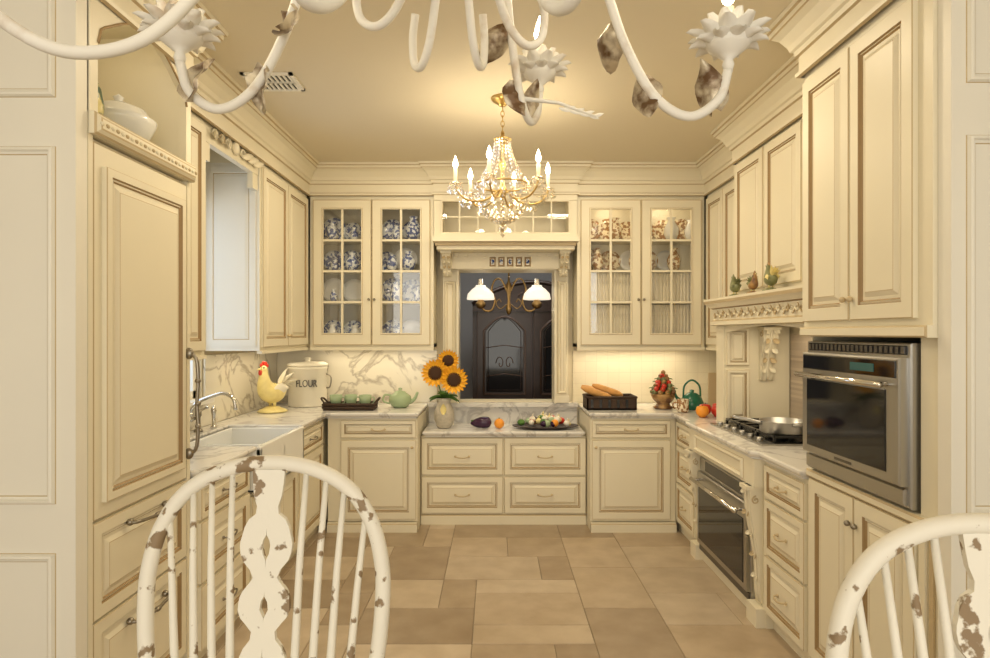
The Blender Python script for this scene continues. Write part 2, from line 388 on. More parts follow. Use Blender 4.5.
b.rings(0,.08,W,.72,[(0,-.45,DSTEEL),(0,.015,STEEL),(.004,.02,STEEL)],STEEL)
b.box((.01,.625,.02),(W-.01,.71,.026),STEEL); b.box((.12,.635,.026),(.73,.70,.029),BGLASS)
b.rings(.01,.13,W-.01,.615,[(0,.02,STEEL),(0,.04,STEEL),(.005,.045,STEEL)],STEEL)
b.rings(.045,.165,W-.045,.525,[(0,.045,DSTEEL),(.004,.049,BLACK)],BGLASS)
b.tube([(.03,.567,.095),(W-.03,.567,.095)],.013,CHROME,10)
for q in (.07,W-.07): b.tube([(q,.567,.04),(q,.567,.095)],.009,CHROME,8)
b.box((.01,.085,.02),(W-.01,.12,.03),DSTEEL)
b.done()
b=B('base_cabinet')
b.box((1.42,4.43,.08),(2.02,5.59,.884),CREAM); b.box((1.45,4.43,0),(2.02,5.59,.08),CREAM)
b.M=frame((1.42,4.89,0),YN); b.door(.02,.70,.44,.865,fw=.03); b.door(.02,.41,.44,.685,fw=.035); b.door(.02,.105,.44,.395,fw=.035)
for y in (.785,.55,.25): b.pull(.23,y,.08,GLAZE2)
b.done()
# ---------------------------------------------------------------- back base
def backbase(x0,x1,dx0,dx1):
    b=B('base_cabinet'); b.box((x0,4.92,.08),(x1,5.59,.884),CREAM); b.box((x0,4.901,0),(x1,5.59,.075),CREAM)
    b.M=frame((0,4.92,0),XP); b.door(dx0,.735,dx1,.868,fw=.028); b.door(dx0,.10,dx1,.715)
    b.pull((dx0+dx1)/2,.80,.10,GLAZE2); b.knob(dx1-.03 if x0<0 else dx0+.03,.66,GLAZE2)
    b.box((x0,0,0),(x1,.06,.03),CREAM); b.box((x0,.06,0),(x1,.066,.024),GLAZE2)
    b.done()
backbase(-1.305,-.605,-1.20,-.615); backbase(.745,1.41,.755,1.365)
b=B('base_cabinet'); b.box((-.60,5.12,0),(.74,5.59,.712),CREAM); b.M=frame((0,5.12,0),XP)
for a,c in ((-.595,.063),(.077,.735)):
    b.door(a,.40,c,.70,fw=.045); b.door(a,.09,c,.385,fw=.045)
    for y in (.55,.24): b.pull((a+c)/2,y,.11,GLAZE2)
b.box((-.60,0,0),(.74,.07,.025),CREAM); b.box((-.60,.07,0),(.74,.076,.02),GLAZE2); b.done()
# ---------------------------------------------------------------- left base run
b=B('base_cabinet')
b.box((-1.94,2.84,.08),(-1.35,3.44,.884),CREAM); b.box((-1.94,3.44,.08),(-1.35,4.26,.66),CREAM); b.box((-1.94,4.26,.08),(-1.35,5.59,.884),CREAM)
b.box((-1.94,2.84,0),(-1.40,5.59,.08),CREAM)
b.M=frame((-1.35,2.84,0),YP)
b.door(.02,.70,.58,.865,fw=.03); b.door(.02,.41,.58,.685); b.door(.02,.105,.58,.395)
b.door(.62,.105,1.00,.645); b.door(1.02,.105,1.41,.645)
b.door(1.45,.70,2.04,.865,fw=.03); b.door(1.45,.105,2.04,.685)
for y in (.785,.55,.25): b.pull(.30,y,.12,PEWTER)
b.pull(1.745,.785,.12,PEWTER); b.knob(.97,.6); b.knob(1.05,.6); b.done()
b=B('farmhouse_sink')
sx0,sx1,sy0,sy1=-1.785,-1.285,3.46,4.24
b.box((sx1-.03,sy0,.67),(sx1,sy1,.925),PORC); b.box((sx0,sy0,.67),(sx0+.025,sy1,.915),PORC); b.box((sx0,sy0,.67),(sx1,sy0+.025,.915),PORC); b.box((sx0,sy1-.025,.67),(sx1,sy1,.915),PORC); b.box((sx0,sy0,.67),(sx1,sy1,.69),PORC)
b.box((sx0,3.84,.67),(sx1,3.86,.87),PORC)
b.done(.006)
# ---------------------------------------------------------------- counters
RC=[(.022,.886),(.022,.894),(.010,.900),(.003,.908),(0,.914),(0,.924),(.006,.93)]
b=B('marble_countertop'); b.polyslab([(-1.94,2.84),(-1.305,2.84),(-1.305,3.45),(-1.80,3.45),(-1.80,4.25),(-1.305,4.25),(-1.305,4.875),(-.59,4.875),(-.59,5.58),(-1.93,5.58)],RC,MARB); b.done()
b=B('marble_countertop'); b.polyslab([(2.01,2.84),(2.01,5.58),(.73,5.58),(.73,4.875),(1.375,4.875),(1.375,4.46),(1.335,4.42),(1.335,3.33),(1.375,3.29),(1.375,2.84)],RC,MARB); b.done()
b=B('marble_countertop'); b.polyslab([(-.585,5.07),(.725,5.07),(.725,5.57),(-.585,5.57)],[(r,z-.175) for r,z in RC],MARB)
b.box((-.585,5.572,.715),(.725,5.583,.905),MARB); b.box((-.585,5.50,.905),(.725,5.583,.938),MARB); b.done()
b=B('marble_backsplash'); b.box((-1.93,5.586,.932),(-.515,5.598,1.40),MARBW); b.box((-1.945,4.2,.932),(-1.932,5.58,1.40),MARBW); b.box((-1.945,2.85,.932),(-1.932,4.2,1.08),MARBW); b.done()
b=B('tile_backsplash'); b.box((.69,5.586,.932),(2.01,5.598,1.40),TILE); b.box((2.015,4.46,.932),(2.024,5.58,1.40),TILE); b.done()
b=B('mosaic_backsplash'); b.box((2.012,2.85,.932),(2.028,4.29,1.54),MOS); b.done()
# ---------------------------------------------------------------- wall cabinets
def glasscab(x0,x1,name,back=CREAM):
    b=B(name); y0,y1=5.29,5.585; z0,z1=1.43,2.70
    b.box((x0,y0,z0),(x0+.02,y1,z1),CREAM); b.box((x1-.02,y0,z0),(x1,y1,z1),CREAM); b.box((x0,y0,z0),(x1,y1,z0+.03),CREAM); b.box((x0,y0,z1-.03),(x1,y1,CH-.002),CREAM)
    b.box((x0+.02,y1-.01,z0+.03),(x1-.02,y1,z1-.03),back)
    for z in (1.80,2.07,2.33): b.box((x0+.02,y0+.03,z),(x1-.02,y1-.01,z+.012),CREAM)
    b.M=frame((x0,5.29,0),XP); W=x1-x0
    b.box((0,z0,0),(.03,z1,.003),CREAM); b.box((W-.03,z0,0),(W,z1,.003),CREAM)
    for k in (0,1):
        a=.028+k*(W/2-.025); c=a+W/2-.031
        f=.085; zz0,zz1=z0+.02,2.665
        b.box((a,zz0,0),(a+f,zz1,.022),CREAM); b.box((c-f,zz0,0),(c,zz1,.022),CREAM); b.box((a+f,zz0,0),(c-f,zz0+.10,.022),CREAM); b.box((a+f,zz1-.08,0),(c-f,zz1,.022),CREAM)
        b.rings(a,zz0,c,zz1,[(.0,.022,GLAZE2),(.003,.0235,GLAZE2),(.006,.022,GLAZE2)],None)
        px0,px1,pz0,pz1=a+f,c-f,zz0+.10,zz1-.08
        b.rings(px0-.014,pz0-.014,px1+.014,pz1+.014,[(0,.0222,CREAM),(.004,.028,GLAZE2),(.010,.028,CREAM),(.014,.012,GLAZE2)],None)
        b.box(((px0+px1)/2-.009,pz0,.004),((px0+px1)/2+.009,pz1,.020),CREAM)
        for q in range(1,4):
            z=pz0+(pz1-pz0)*q/4; b.box((px0,z-.009,.004),(px1,z+.009,.0195),CREAM)
        b.box((px0,pz0,.006),(px1,pz1,.008),GLASS)
        b.knob(c-.02 if k==0 else a+.02,1.83)
    b.box((0,z0-.025,-.02),(W,z0,.018),CREAM)
    return b.done()
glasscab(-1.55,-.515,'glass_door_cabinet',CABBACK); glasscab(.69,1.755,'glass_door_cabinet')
def plain(x0,y0,y1,side,z0=1.43,doors=2,zt=2.665,xw=None):
    b=B('wall_cabinet'); xw=xw if xw is not None else (LW+.005 if side<0 else RW-.005)
    fx=x0+(-.02 if side<0 else .02)
    b.box((min(fx,xw),y0,z0),(max(fx,xw),y1,CH-.002),CREAM)
    L=y1-y0
    b.M=frame((fx,y0,0),YP) if side<0 else frame((fx,y1,0),YN)
    w=(L-.03)/doors
    for k in range(doors): b.door(.015+k*w+.003,z0+.025,.015+(k+1)*w-.003,zt)
    b.box((0,z0-.02,-.02),(L,z0,.015),CREAM)
    if doors==2: b.knob(L/2-.025,z0+.1,GLAZE2); b.knob(L/2+.025,z0+.1,GLAZE2)
    b.M=Matrix.Identity(4)
    if side<0:
        b.M=frame((0,y0,0),XP)
        b.box((-1.94,z0,0),(fx,2.69,.004),WHITEP)
        b.rings(-1.93,z0+.03,-1.60,zt,[(0,.004,WHITEP),(.0,.010,WHITEP),(.040,.010,WHITEP),(.044,.006,WHITEP),(.050,.006,GLAZE2),(.070,.010,WHITEP)],WHITEP)
    return b.done()
plain(-1.556,4.22,5.27,-1); plain(-1.556,2.85,3.41,-1)
plain(1.757,4.46,5.27,1,doors=2)
b=B('window_valance'); 
b.box((-1.62,3.415,2.60),(-1.58,4.205,CH-.002),CREAM); b.box((-1.62,3.415,2.50),(-1.585,3.50,2.60),CREAM); b.box((-1.62,4.12,2.50),(-1.585,4.205,2.60),CREAM)
b.M=frame((-1.58,3.415,0),YP)
for s_ in (-1,1):
    for k in range(3):
        cx=.4+s_*(.10+k*.09); P=[(cx+s_*(.04*(1-i/14))*math.cos(i*.55),2.66+.035*(1-i/14)*math.sin(i*.55),.012,.007) for i in range(13)]
        b.tube(P,0,GLAZE2 if k%2 else CREAM,6)
        b.leaf((cx,2.64,.01),(s_,.4,.1),(0,0,1),.09,.04,.3,CREAM)
b.sphere((.4,2.67,.01),(.04,.045,.02),CREAM); b.done()
# ---------------------------------------------------------------- range hood
b=B('range_hood')
b.box((1.64,2.85,1.785),(2.02,4.29,CH-.002),CREAM)
b.M=frame((1.64,4.29,0),YN)
for a,c in ((.02,.47),(.49,.95),(.97,1.42)): b.door(a,1.83,c,2.68)
b.M=Matrix.Identity(4)
b.box((1.545,2.85,1.62),(2.02,4.45,1.75),CREAM)
pf=[(.0,1.60,CREAM),(.02,1.605,GLAZE2),(.02,1.63,CREAM),(.006,1.64,GLAZE2),(.006,1.715,CREAM),(.02,1.722,GLAZE),(.035,1.74,CREAM),(.05,1.752,CREAM),(.055,1.77,GLAZE2),(.055,1.785,CREAM),(-.4,1.785,CREAM)]
b.sweep([(1.545,2.85),(1.545,4.45),(2.02,4.45)],pf)
b.box((1.546,2.852,1.60),(1.60,4.448,1.62),CREAM)
ap=[(0,1.60),(0,1.545)]+[(.12+1.36*i/16,1.545+.05*math.sin(pi*i/16)) for i in range(17)]+[(1.598,1.545),(1.598,1.60)]
b.M=frame((1.57,4.45,0),YN); b.extr(ap,-.02,.0,CREAM)
b.M=frame((1.54,4.45,0),YN)
k=0; x=.05
while x<1.55:
    s_=1 if k%2 else -1
    P=[(x+.024*(1-i/13)*math.cos(i*.6),1.677+s_*.022*(1-i/13)*math.sin(i*.6),.004,.005) for i in range(12)]
    b.tube(P,0,CREAM if k%3 else GLAZE2,5); b.leaf((x+.02,1.677,.004),(.6,s_*.5,.1),(0,0,1),.05,.022,.3,GLAZE2)
    x+=.052; k+=1
b.done()
b=B('trim_hood_column')
b.box((1.56,4.30,.932),(2.01,4.44,1.598),CREAM)
b.M=frame((0,4.30,0),XP)
b.door(1.575,1.33,1.73,1.585,fw=.02); b.door(1.575,.95,1.73,1.30,fw=.02)
corbel(b,1.85,1.59,.36,.10,.09,CREAM)
b.done()
# ---------------------------------------------------------------- centre hutch
b=B('hutch_surround')
x0,x1=-.508,.683; HY=5.245
b.box((x0,HY,2.70),(x1,5.585,CH-.002),CREAM)
b.box((x0,HY,2.34),(x0+.06,5.585,2.70),CREAM); b.box((x1-.06,HY,2.34),(x1,5.585,2.70),CREAM)
b.box((x0+.06,5.57,2.34),(x1-.06,5.585,2.70),CREAM)
b.box((x0,5.10,2.295),(x1,5.585,2.335),CREAM); b.box((x0+.02,5.14,2.265),(x1-.02,5.585,2.295),GLAZE2); b.box((x0+.03,5.16,2.235),(x1-.03,5.585,2.265),CREAM)
b.box((x0+.04,5.40,2.10),(x1-.04,5.585,2.235),CREAM)
b.M=frame((0,HY,0),XP)
b.box((x0,2.335,-.02),(x1,2.375,.012),CREAM); b.box((x0,2.655,-.02),(x1,2.70,.012),CREAM)
b.rings(x0+.06,2.375,x1-.06,2.655,[(0,.004,CREAM),(.0,.012,GLAZE2),(.012,.008,CREAM),(.014,-.01,GLAZE2)],None)
b.box((x0+.05,2.51,-.014),(x1-.05,2.522,.006),CREAM)
for k in range(1,7):
    q=x0+.06+(x1-x0-.12)*k/7; b.box((q-.006,2.375,-.0135),(q+.006,2.655,.0065),CREAM)
b.box((x0+.05,2.375,-.008),(x1-.05,2.655,-.005),GLASS)
b.M=frame((0,5.40,0),XP)
for k in range(6):
    q=-.02+k*.075
    if k<5: b.rings(q-.027,2.12,q+.027,2.20,[(0,0,CREAM),(.004,.012,GLAZE),(.012,.004,GLAZE)],PEWTER); b.sphere((q,2.16,.01),(.016,.02,.01),BLUEW,8,6)
for k in range(14): b.box((x0+.09+k*.078,2.205,0),(x0+.12+k*.078,2.232,.03),CREAM)
for a,c in ((x0+.055,OX0-.002),(OX1+.002,x1-.045)):
    b.box((a,.942,-.18),(c,2.10,-.09),CREAM); b.inset(a+.012,1.02,c-.012,2.0,z=-.09); b.box((a-.008,.942,-.18),(c+.008,1.0,-.08),CREAM)
corbel(b,x0+.10,2.235,.20,.07,.16); corbel(b,x1-.10,2.235,.20,.07,.16)
b.done()
b=B('glass_tumblers')
for k in range(9):
    q=-.38+k*.12; b.lathe([(.02,0),(.028,.07),(.027,.075),(.018,.004)],(q,5.40,2.336),CRYS,12); 
b.done()
b=B('trim_passthrough'); 
b.box((OX0,5.45,OZ0-.0),(OX0+.015,5.72,OZ1),CREAM); b.box((OX1-.015,5.45,OZ0),(OX1,5.72,OZ1),CREAM); b.box((OX0+.015,5.45,OZ1-.015),(OX1-.015,5.72,OZ1),CREAM); b.box((OX0+.015,5.602,OZ0),(OX1-.015,5.72,OZ0+.012),CREAM); b.done()
# ---------------------------------------------------------------- china
def dishes(x0,x1,name,mats,z_list,seed,vfrac=.75):
    rnd=random.Random(seed); b=B(name); A=Matrix.Rotation(pi/2-.15,3,'X')
    for z in z_list:
        x=x0+.12
        while x<x1-.10:
            m=rnd.choice(mats); r=rnd.uniform(.085,.108)
            b.lathe([(.0,.0),(r*.6,.003),(r,.018),(r,.022),(r*.6,.008),(0,.006)],(x,5.53,z+r+.002),m,24,A)
            if rnd.random()<vfrac:
                m=rnd.choice(mats); h=rnd.uniform(.10,.20); r=h*rnd.uniform(.28,.4)
                b.lathe([(r*.6,0),(r*.95,h*.25),(r,h*.5),(r*.55,h*.78),(r*.4,h*.9),(r*.6,h)],(x+rnd.uniform(.02,.07),5.385,z),m,16)
            x+=rnd.uniform(.15,.18)
    return b
b=dishes(-1.53,-.53,'china_collection',[BLUEW,BLUEW,BLUEW,PORC],(1.461,1.813,2.083,2.343),3); b.done()
b=dishes(.71,1.74,'china_collection',[BROWNW,BROWNW,PORC],(2.083,2.343),9); b.done()
b=B('pleated_curtain'); N=150
for (za,zb) in ((1.47,1.79),(1.82,2.06)):
    vs=[];fs=[]
    for i in range(N+1):
        x=.80+.88*i/N; y=5.36+.012*math.sin(i*1.3); vs+=[(x,y,za),(x,y,zb)]
    for i in range(N): fs.append((2*i,2*i+2,2*i+3,2*i+1))
    b.add(vs,fs,FABRIC,True)
b.done()
# ---------------------------------------------------------------- refrigerator + niche
b=B('refrigerator'); b.box((-1.94,2.15,.10),(-1.39,2.80,2.22),CREAM); b.box((-1.94,2.15,0),(-1.43,2.80,.10),DSTEEL)
b.M=frame((-1.39,2.15,0),YP)
b.rings(0,.905,.65,2.205,[(0,0,CREAM),(0,.017,CREAM),(.004,.02,GLAZE2)],CREAM)
b.door(.045,.96,.605,2.13,z=.02,fw=.03)
b.door(0,.56,.65,.895,fw=.045); b.door(0,.13,.65,.55,fw=.045)
H=PEWTER
P=cat([(.62,1.02,.03),(.62,1.04,.075),(.62,1.14,.085),(.62,1.24,.08),(.62,1.34,.085),(.62,1.44,.075),(.62,1.46,.03)],4)
b.tube(P,.008,H,10)
for y in (1.02,1.46): b.sphere((.62,y,.045),(.014,.026,.02),H,10,8)
for y in (1.14,1.24,1.34): b.sphere((.62,y,.084),(.013,.012,.013),H,10,8)
for y in (.845,.475):
    P=cat([(.20,y,.02),(.20,y,.055),(.27,y-.006,.062),(.325,y-.008,.066),(.38,y-.006,.062),(.45,y,.055),(.45,y,.02)],4); b.tube(P,.007,H,8)
    for q in (.2,.45): b.sphere((q,y,.03),(.014,.014,.014),H,10,6)
    b.sphere((.325,y-.008,.066),(.020,.011,.011),H,10,6)
b.done()
b=B('refrigerator_enclosure')
b.box((-1.94,2.122,0),(-1.37,2.146,2.95-.002),CREAM); b.box((-1.94,2.804,0),(-1.37,2.83,CH-.002),CREAM)
b.box((-1.94,2.147,2.225),(-1.372,2.803,2.275),CREAM); b.box((-1.93,2.147,2.275),(-1.915,2.803,CH-.002),WALLM)
b.box((-1.915,2.147,2.86),(-1.40,2.803,CH-.002),CREAM)
b.M=frame((-1.37,2.122,0),YP)
W=.708
ar=[(0,2.94),(0,2.55),(.045,2.55),(.06,2.60),(.085,2.62)]+[(.11+.49*i/18,2.635+.10*math.sin(pi*i/18)) for i in range(19)]+[(.625,2.62),(.65,2.60),(.665,2.55),(W,2.55),(W,2.94)]
ar=ar[::-1]; b.extr(ar,-.022,.004,CREAM)
b.tube([(p[0],p[1],.006,.005) for p in ar[2:-2]],0,GLAZE,6)
b.box((0,2.30,-.03),(.045,2.55,.004),CREAM); b.box((W-.043,2.30,-.03),(W,2.55,.004),CREAM)
b.rings(0,2.225,W,2.30,[(0,0.001,CREAM),(0,.02,CREAM),(.006,.026,GLAZE2),(.016,.034,CREAM),(.022,.036,GLAZE2)],CREAM)
for k in range(24): b.sphere((.02+k*.029,2.262,.036),(.011,.008,.006),GLAZE2 if k%2 else CREAM,6,4)
b.done()
# ---------------------------------------------------------------- roosters
def rooster(name,x,y,z,h,ang,mb,mt,mc=None):
    b=B(name); b.M=Matrix.Translation((x,y,z))@Matrix.Rotation(ang,4,'Z')@Matrix.Scale(h,4); mc=mc or RED
    b.lathe([(.26,0),(.28,.02),(.24,.05),(.16,.08),(.13,.10),(0,.12)],(0,0,0),mb,20)
    for s_ in (-.06,.06): b.tube([(0,s_,.08,.025),(.0,s_,.26,.04)],0,YEL,8)
    b.tube(cat([(-.30,0,.50,.03),(-.20,0,.42,.13),(-.05,0,.36,.19),(.10,0,.40,.19),(.18,0,.54,.14),(.20,0,.68,.095),(.20,0,.78,.075),(.22,0,.84,.07),(.25,0,.88,.03)],5),0,mb,18)
    b.tube([(.27,0,.835,.03),(.36,0,.82,.004)],0,YEL,8)
    for k,(cx,cz,r) in enumerate([(.26,.90,.035),(.21,.93,.045),(.16,.92,.042),(.12,.885,.035)]): b.sphere((cx,0,cz),(r,.018,r*1.1),mc,8,6)
    for s_ in (-.02,.02): b.sphere((.28,s_,.76),(.028,.018,.055),mc,8,6)
    for s_ in (-1,1):
        b.leaf((.10,s_*.18,.44),(-1,0,.05),(0,s_,0),.34,.20,.05,mt,cup=-.1); b.sphere((.25,s_*.062,.855),.014,BLACK,6,4)
    for k in range(9):
        a=.4+k*.18
        b.leaf((-.22,(k%3-1)*.03,.46),(-math.cos(a),(k%3-1)*.12,math.sin(a)),(1,0,1.0),.30+.03*(k%5),.12,-.45,mt)
    return b.done()
rooster('rooster_figurine',-1.745,4.94,.932,.41,-2.1,YEL,GARL)
for k,(y,h) in enumerate(((4.08,.15),(3.80,.14),(3.55,.17))):
    rooster('rooster_figurine',1.555,y,1.787,h,(pi/2 if k!=1 else -pi/2),OLIVE if k!=1 else BROWNC,YEL if k==2 else OLIVE,OLIVE if k==0 else BROWNC)
# ornate fruit-topiary tureen at the right counter
b=B('ceramic_fruit_topiary'); c=Vector((1.38,5.17,.932))
b.lathe([(.07,0),(.085,.01),(.06,.025),(.05,.04),(.085,.075),(.10,.11),(.095,.12),(.0,.125)],c,BROWNC,24)
rt=random.Random(4)
for lay in range(6):
    rr=.085*(1-lay/6.5); zz=.135+lay*.026
    for k in range(max(1,9-lay)):
        a=2*pi*k/max(1,9-lay)+lay*.5
        b.sphere((c.x+rr*math.cos(a),c.y+rr*math.sin(a),c.z+zz),.022,rt.choice([BROWNC,OLIVE,RED,BROWNC]),8,6)
        if k%2: b.leaf((c.x+rr*math.cos(a),c.y+rr*math.sin(a),c.z+zz),(math.cos(a),math.sin(a),.3),(0,0,1),.045,.028,-.3,LEAFG,4)
b.tube([(c.x,c.y,c.z+.12,.05),(c.x,c.y,c.z+.28,.012)],0,OLIVE,10); b.sphere((c.x,c.y,c.z+.295),.02,BROWNC,8,6); b.done()
b=B('watermelon_pitcher'); c=(-1.50,2.27,2.277)
b.lathe([(.05,0),(.07,.04),(.08,.10),(.07,.16),(.045,.21),(.05,.245),(.042,.24)],c,ramp2('melon_glaze',(.02,.08,.03),(.65,.55,.20),16,.45,.56,.3),20)
b.tube(cat([(c[0],c[1]+.04,c[2]+.22),(c[0],c[1]+.10,c[2]+.21),(c[0],c[1]+.11,c[2]+.12),(c[0],c[1]+.07,c[2]+.07)],5),.009,OLIVE,8); b.done()
b=B('white_tureen'); c=(-1.53,2.56,2.277)
b.lathe([(.07,0),(.075,.02),(.06,.03),(.11,.07),(.135,.12),(.14,.14),(.12,.15),(.10,.18),(.04,.205),(.012,.21),(.02,.23),(0,.245)],c,PORC,24)
for s_ in (-1,1): b.tube(cat([(c[0],c[1]+s_*.13,c[2]+.12),(c[0],c[1]+s_*.165,c[2]+.13),(c[0],c[1]+s_*.155,c[2]+.08),(c[0],c[1]+s_*.115,c[2]+.07)],4),.008,PORC,8)
b.done()
# ---------------------------------------------------------------- counter accessories
b=B('flour_canister'); c=(-1.60,5.38,.932)
b.lathe([(.155,0),(.16,.01),(.16,.31),(.165,.315),(.165,.33),(.16,.335)],c,GARL,32); b.lathe([(.167,.336),(.167,.355),(.14,.37),(.03,.375),(.018,.38),(.03,.405),(0,.415)],c,GARL,32)
b.tube(cat([(c[0]+.16,c[1],c[2]+.27),(c[0]+.20,c[1],c[2]+.24),(c[0]+.19,c[1],c[2]+.16),(c[0]+.16,c[1],c[2]+.15)],4),.006,PEWTER,6)
can=b.done()
tcv=bpy.data.curves.new('label_text','FONT'); tcv.body='FLOUR'; tcv.size=.085; tcv.extrude=.012; tcv.align_x='CENTER'; tcv.materials.append(DSTEEL)
to=bpy.data.objects.new('label_text',tcv); sc.collection.objects.link(to); to.location=(c[0]+.035,c[1]-.148,c[2]+.17); to.rotation_euler=(pi/2,0,0.06); to.scale=(.66,1,1); to.parent=can
b=B('wicker_tray'); x0,x1,y0,y1=-1.37,-.97,5.02,5.20
b.box((x0,y0,.932),(x1,y1,.942),WICK)
for zz,r in ((.955,.012),(.978,.012)): b.tube([(x0,y0,zz),(x1,y0,zz),(x1+.01,(y0+y1)/2,zz),(x1,y1,zz),(x0,y1,zz),(x0-.01,(y0+y1)/2,zz),(x0,y0,zz)],r,WICK,6)
for s_,x in ((-1,x0),(1,x1)): b.tube(cat([(x,y0+.04,.985),(x+s_*.03,y0+.06,1.02),(x+s_*.03,y1-.06,1.02),(x,y1-.04,.985)],4),.008,WICK,6)
b.done()
for (x,y) in ((-1.29,5.11),(-1.17,5.12),(-1.05,5.10)):
    b=B('green_teacup'); b.lathe([(.025,0),(.028,.006),(.045,.055),(.052,.105),(.049,.105),(.04,.05),(0,.015)],(x,y,.943),GREEN,18)
    b.tube(cat([(x+.045,y,1.03),(x+.072,y,1.025),(x+.068,y,.985),(x+.04,y,.975)],4),.005,GREEN,6); b.done()
b=B('green_teapot'); c=(-.79,5.25,.932)
b.lathe([(.055,0),(.07,.01),(.095,.05),(.09,.09),(.06,.115),(.05,.12),(.045,.13),(.012,.14),(.018,.155),(0,.165)],c,GREEN,24)
b.tube(cat([(c[0]+.075,c[1],c[2]+.04,.020),(c[0]+.12,c[1],c[2]+.07,.014),(c[0]+.145,c[1],c[2]+.125,.010)],5),0,GREEN,8)
b.tube(cat([(c[0]-.075,c[1],c[2]+.10),(c[0]-.13,c[1],c[2]+.10),(c[0]-.14,c[1],c[2]+.05),(c[0]-.085,c[1],c[2]+.03)],5),.008,GREEN,8); b.done()
b=B('sunflower_vase'); c=Vector((-.425,5.28,.757))
b.lathe([(.05,0),(.06,.01),(.085,.07),(.085,.13),(.06,.19),(.05,.22),(.07,.25),(.065,.248)],c,simple('speckled_stoneware',(.52,.47,.38),.4,var=.3,vs=40),24)
b.leaf(c+Vector((0,-.086,.12)),(0,0,1),(0,-1,0),.09,.05,.0,YEL)
for (fx,fz,fy,r) in ((-.07,.46,-.05,.105),(.085,.405,-.07,.105),(.03,.56,.03,.085)):
    f=c+Vector((fx,fy,fz)); b.tube(cat([tuple(c+Vector((0,0,.22))),tuple(c+Vector((fx*.4,fy*.3,.30))),tuple(f+Vector((0,.02,0)))],4),.006,LEAFG,6)
    d=Vector((fx*1.5,-1,.12)).normalized(); A=d.to_track_quat('Z','Y').to_matrix()
    b.lathe([(0,-.012),(r*.5,-.008),(r*.60,.006),(r*.3,.014),(0,.010)],f,SEED,16,A)
    for k in range(22):
        a=2*pi*k/22; dd=A@Vector((math.cos(a),math.sin(a),.12 if k%2 else .3)); b.leaf(f+A@Vector((math.cos(a),math.sin(a),0))*r*.45,dd,d,r*.72,r*.30,.12,PETAL,4)
for k in range(7):
    a=k*.9; b.leaf(c+Vector((0,0,.24)),(math.cos(a),math.sin(a)*.5,.3+.2*(k%3)),(0,0,1),.13,.08,-.5,LEAFG)
b.done()
b=B('eggplant'); b.tube(cat([(-.20,5.26,.795,.012),(-.16,5.25,.80,.035),(-.10,5.25,.805,.048),(-.05,5.25,.805,.042),(-.03,5.25,.805,.012)],4),0,AUB,14); b.leaf((-.20,5.26,.81),(1,0,0),(0,0,1),.05,.05,.1,LEAFG); b.done()
b=B('orange'); b.sphere((.035,5.24,.798),.042,ORNG,16,10); b.sphere((.035,5.24,.841),.006,LEAFG,6,4); b.done()
b=B('vegetable_platter')
cx,cy=.42,5.27; vs=[];fs=[];seg=32; R=[(.6,.757),(1,.772),(1.03,.780),(.96,.776),(.6,.764)]
for r,z in R:
    for k in range(seg): a=2*pi*k/seg; vs.append((cx+.27*r*math.cos(a),cy+.15*r*math.sin(a),z))
for i in range(len(R)-1):
    for k in range(seg): fs.append((i*seg+k,i*seg+(k+1)%seg,(i+1)*seg+(k+1)%seg,(i+1)*seg+k))
fs.append(tuple(range(4*seg,5*seg))); fs.append(tuple(reversed(range(seg)))); b.add(vs,fs,DWOOD,True)
rnd=random.Random(2)
for k in range(34):
    a=rnd.uniform(0,2*pi); q=rnd.uniform(.05,.95)**.6; x=cx+.21*q*math.cos(a); y=cy+.10*q*math.sin(a); r=rnd.uniform(.022,.034); m=rnd.choice([RED,YEL,GARL,LEAFG,ORNG,AUB,GARL,GREEN])
    zc=.768+r+(.055*(1-q))
    b.sphere((x,y,zc),(r,r,r*rnd.uniform(.75,1.05)),m,10,7)
    if m in (GARL,YEL): b.tube([(x,y,zc+r*.7,.007),(x+.006,y,zc+r+.018,.003)],0,m,6)
b.done()
b=B('bread_basket'); x0,x1,y0,y1=.74,1.14,5.06,5.30
b.box((x0,y0,.932),(x1,y1,.945),WICK)
for a,c in (((x0,y0,.932),(x1,y0+.012,1.03)),((x0,y1-.012,.932),(x1,y1,1.03)),((x0,y0,.932),(x0+.012,y1,1.03)),((x1-.012,y0,.932),(x1,y1,1.03))): b.box(a,c,WICK)
b.tube([(x0,y0,1.032),(x1,y0,1.032),(x1,y1,1.032),(x0,y1,1.032),(x0,y0,1.032)],.010,WICK,6)
for k in range(5): b.box((x0+.03+k*.07,y0-.004,.95),(x0+.05+k*.07,y0,1.015),BLACK)
for k,(dx,dy,dz) in enumerate(((-.04,.06,.0),(.06,.12,.015),(-.02,.18,.0))):
    b.tube(cat([(x0+dx,y0+dy,1.11+dz,.010),(x0+dx+.05,y0+dy,1.09+dz,.026),(x0+dx+.13,y0+dy,1.06+dz,.030),(x0+dx+.21,y0+dy,1.035+dz,.026),(x0+dx+.25,y0+dy,1.02+dz,.010)],4),0,BREAD,12)
b.done()
b=B('green_kettle'); c=(1.60,5.12,.932)
b.lathe([(.075,0),(.09,.01),(.095,.05),(.075,.10),(.04,.13),(.015,.135),(.018,.155),(0,.16)],c,DGREEN,24)
b.tube(cat([(c[0]-.08,c[1],c[2]+.06,.02),(c[0]-.12,c[1],c[2]+.09,.013),(c[0]-.14,c[1],c[2]+.13,.010)],4),0,DGREEN,8)
b.tube(cat([(c[0]-.07,c[1],c[2]+.10),(c[0]-.06,c[1],c[2]+.19),(c[0],c[1],c[2]+.235),(c[0]+.06,c[1],c[2]+.19),(c[0]+.07,c[1],c[2]+.10)],5),.008,DGREEN,8); b.done()
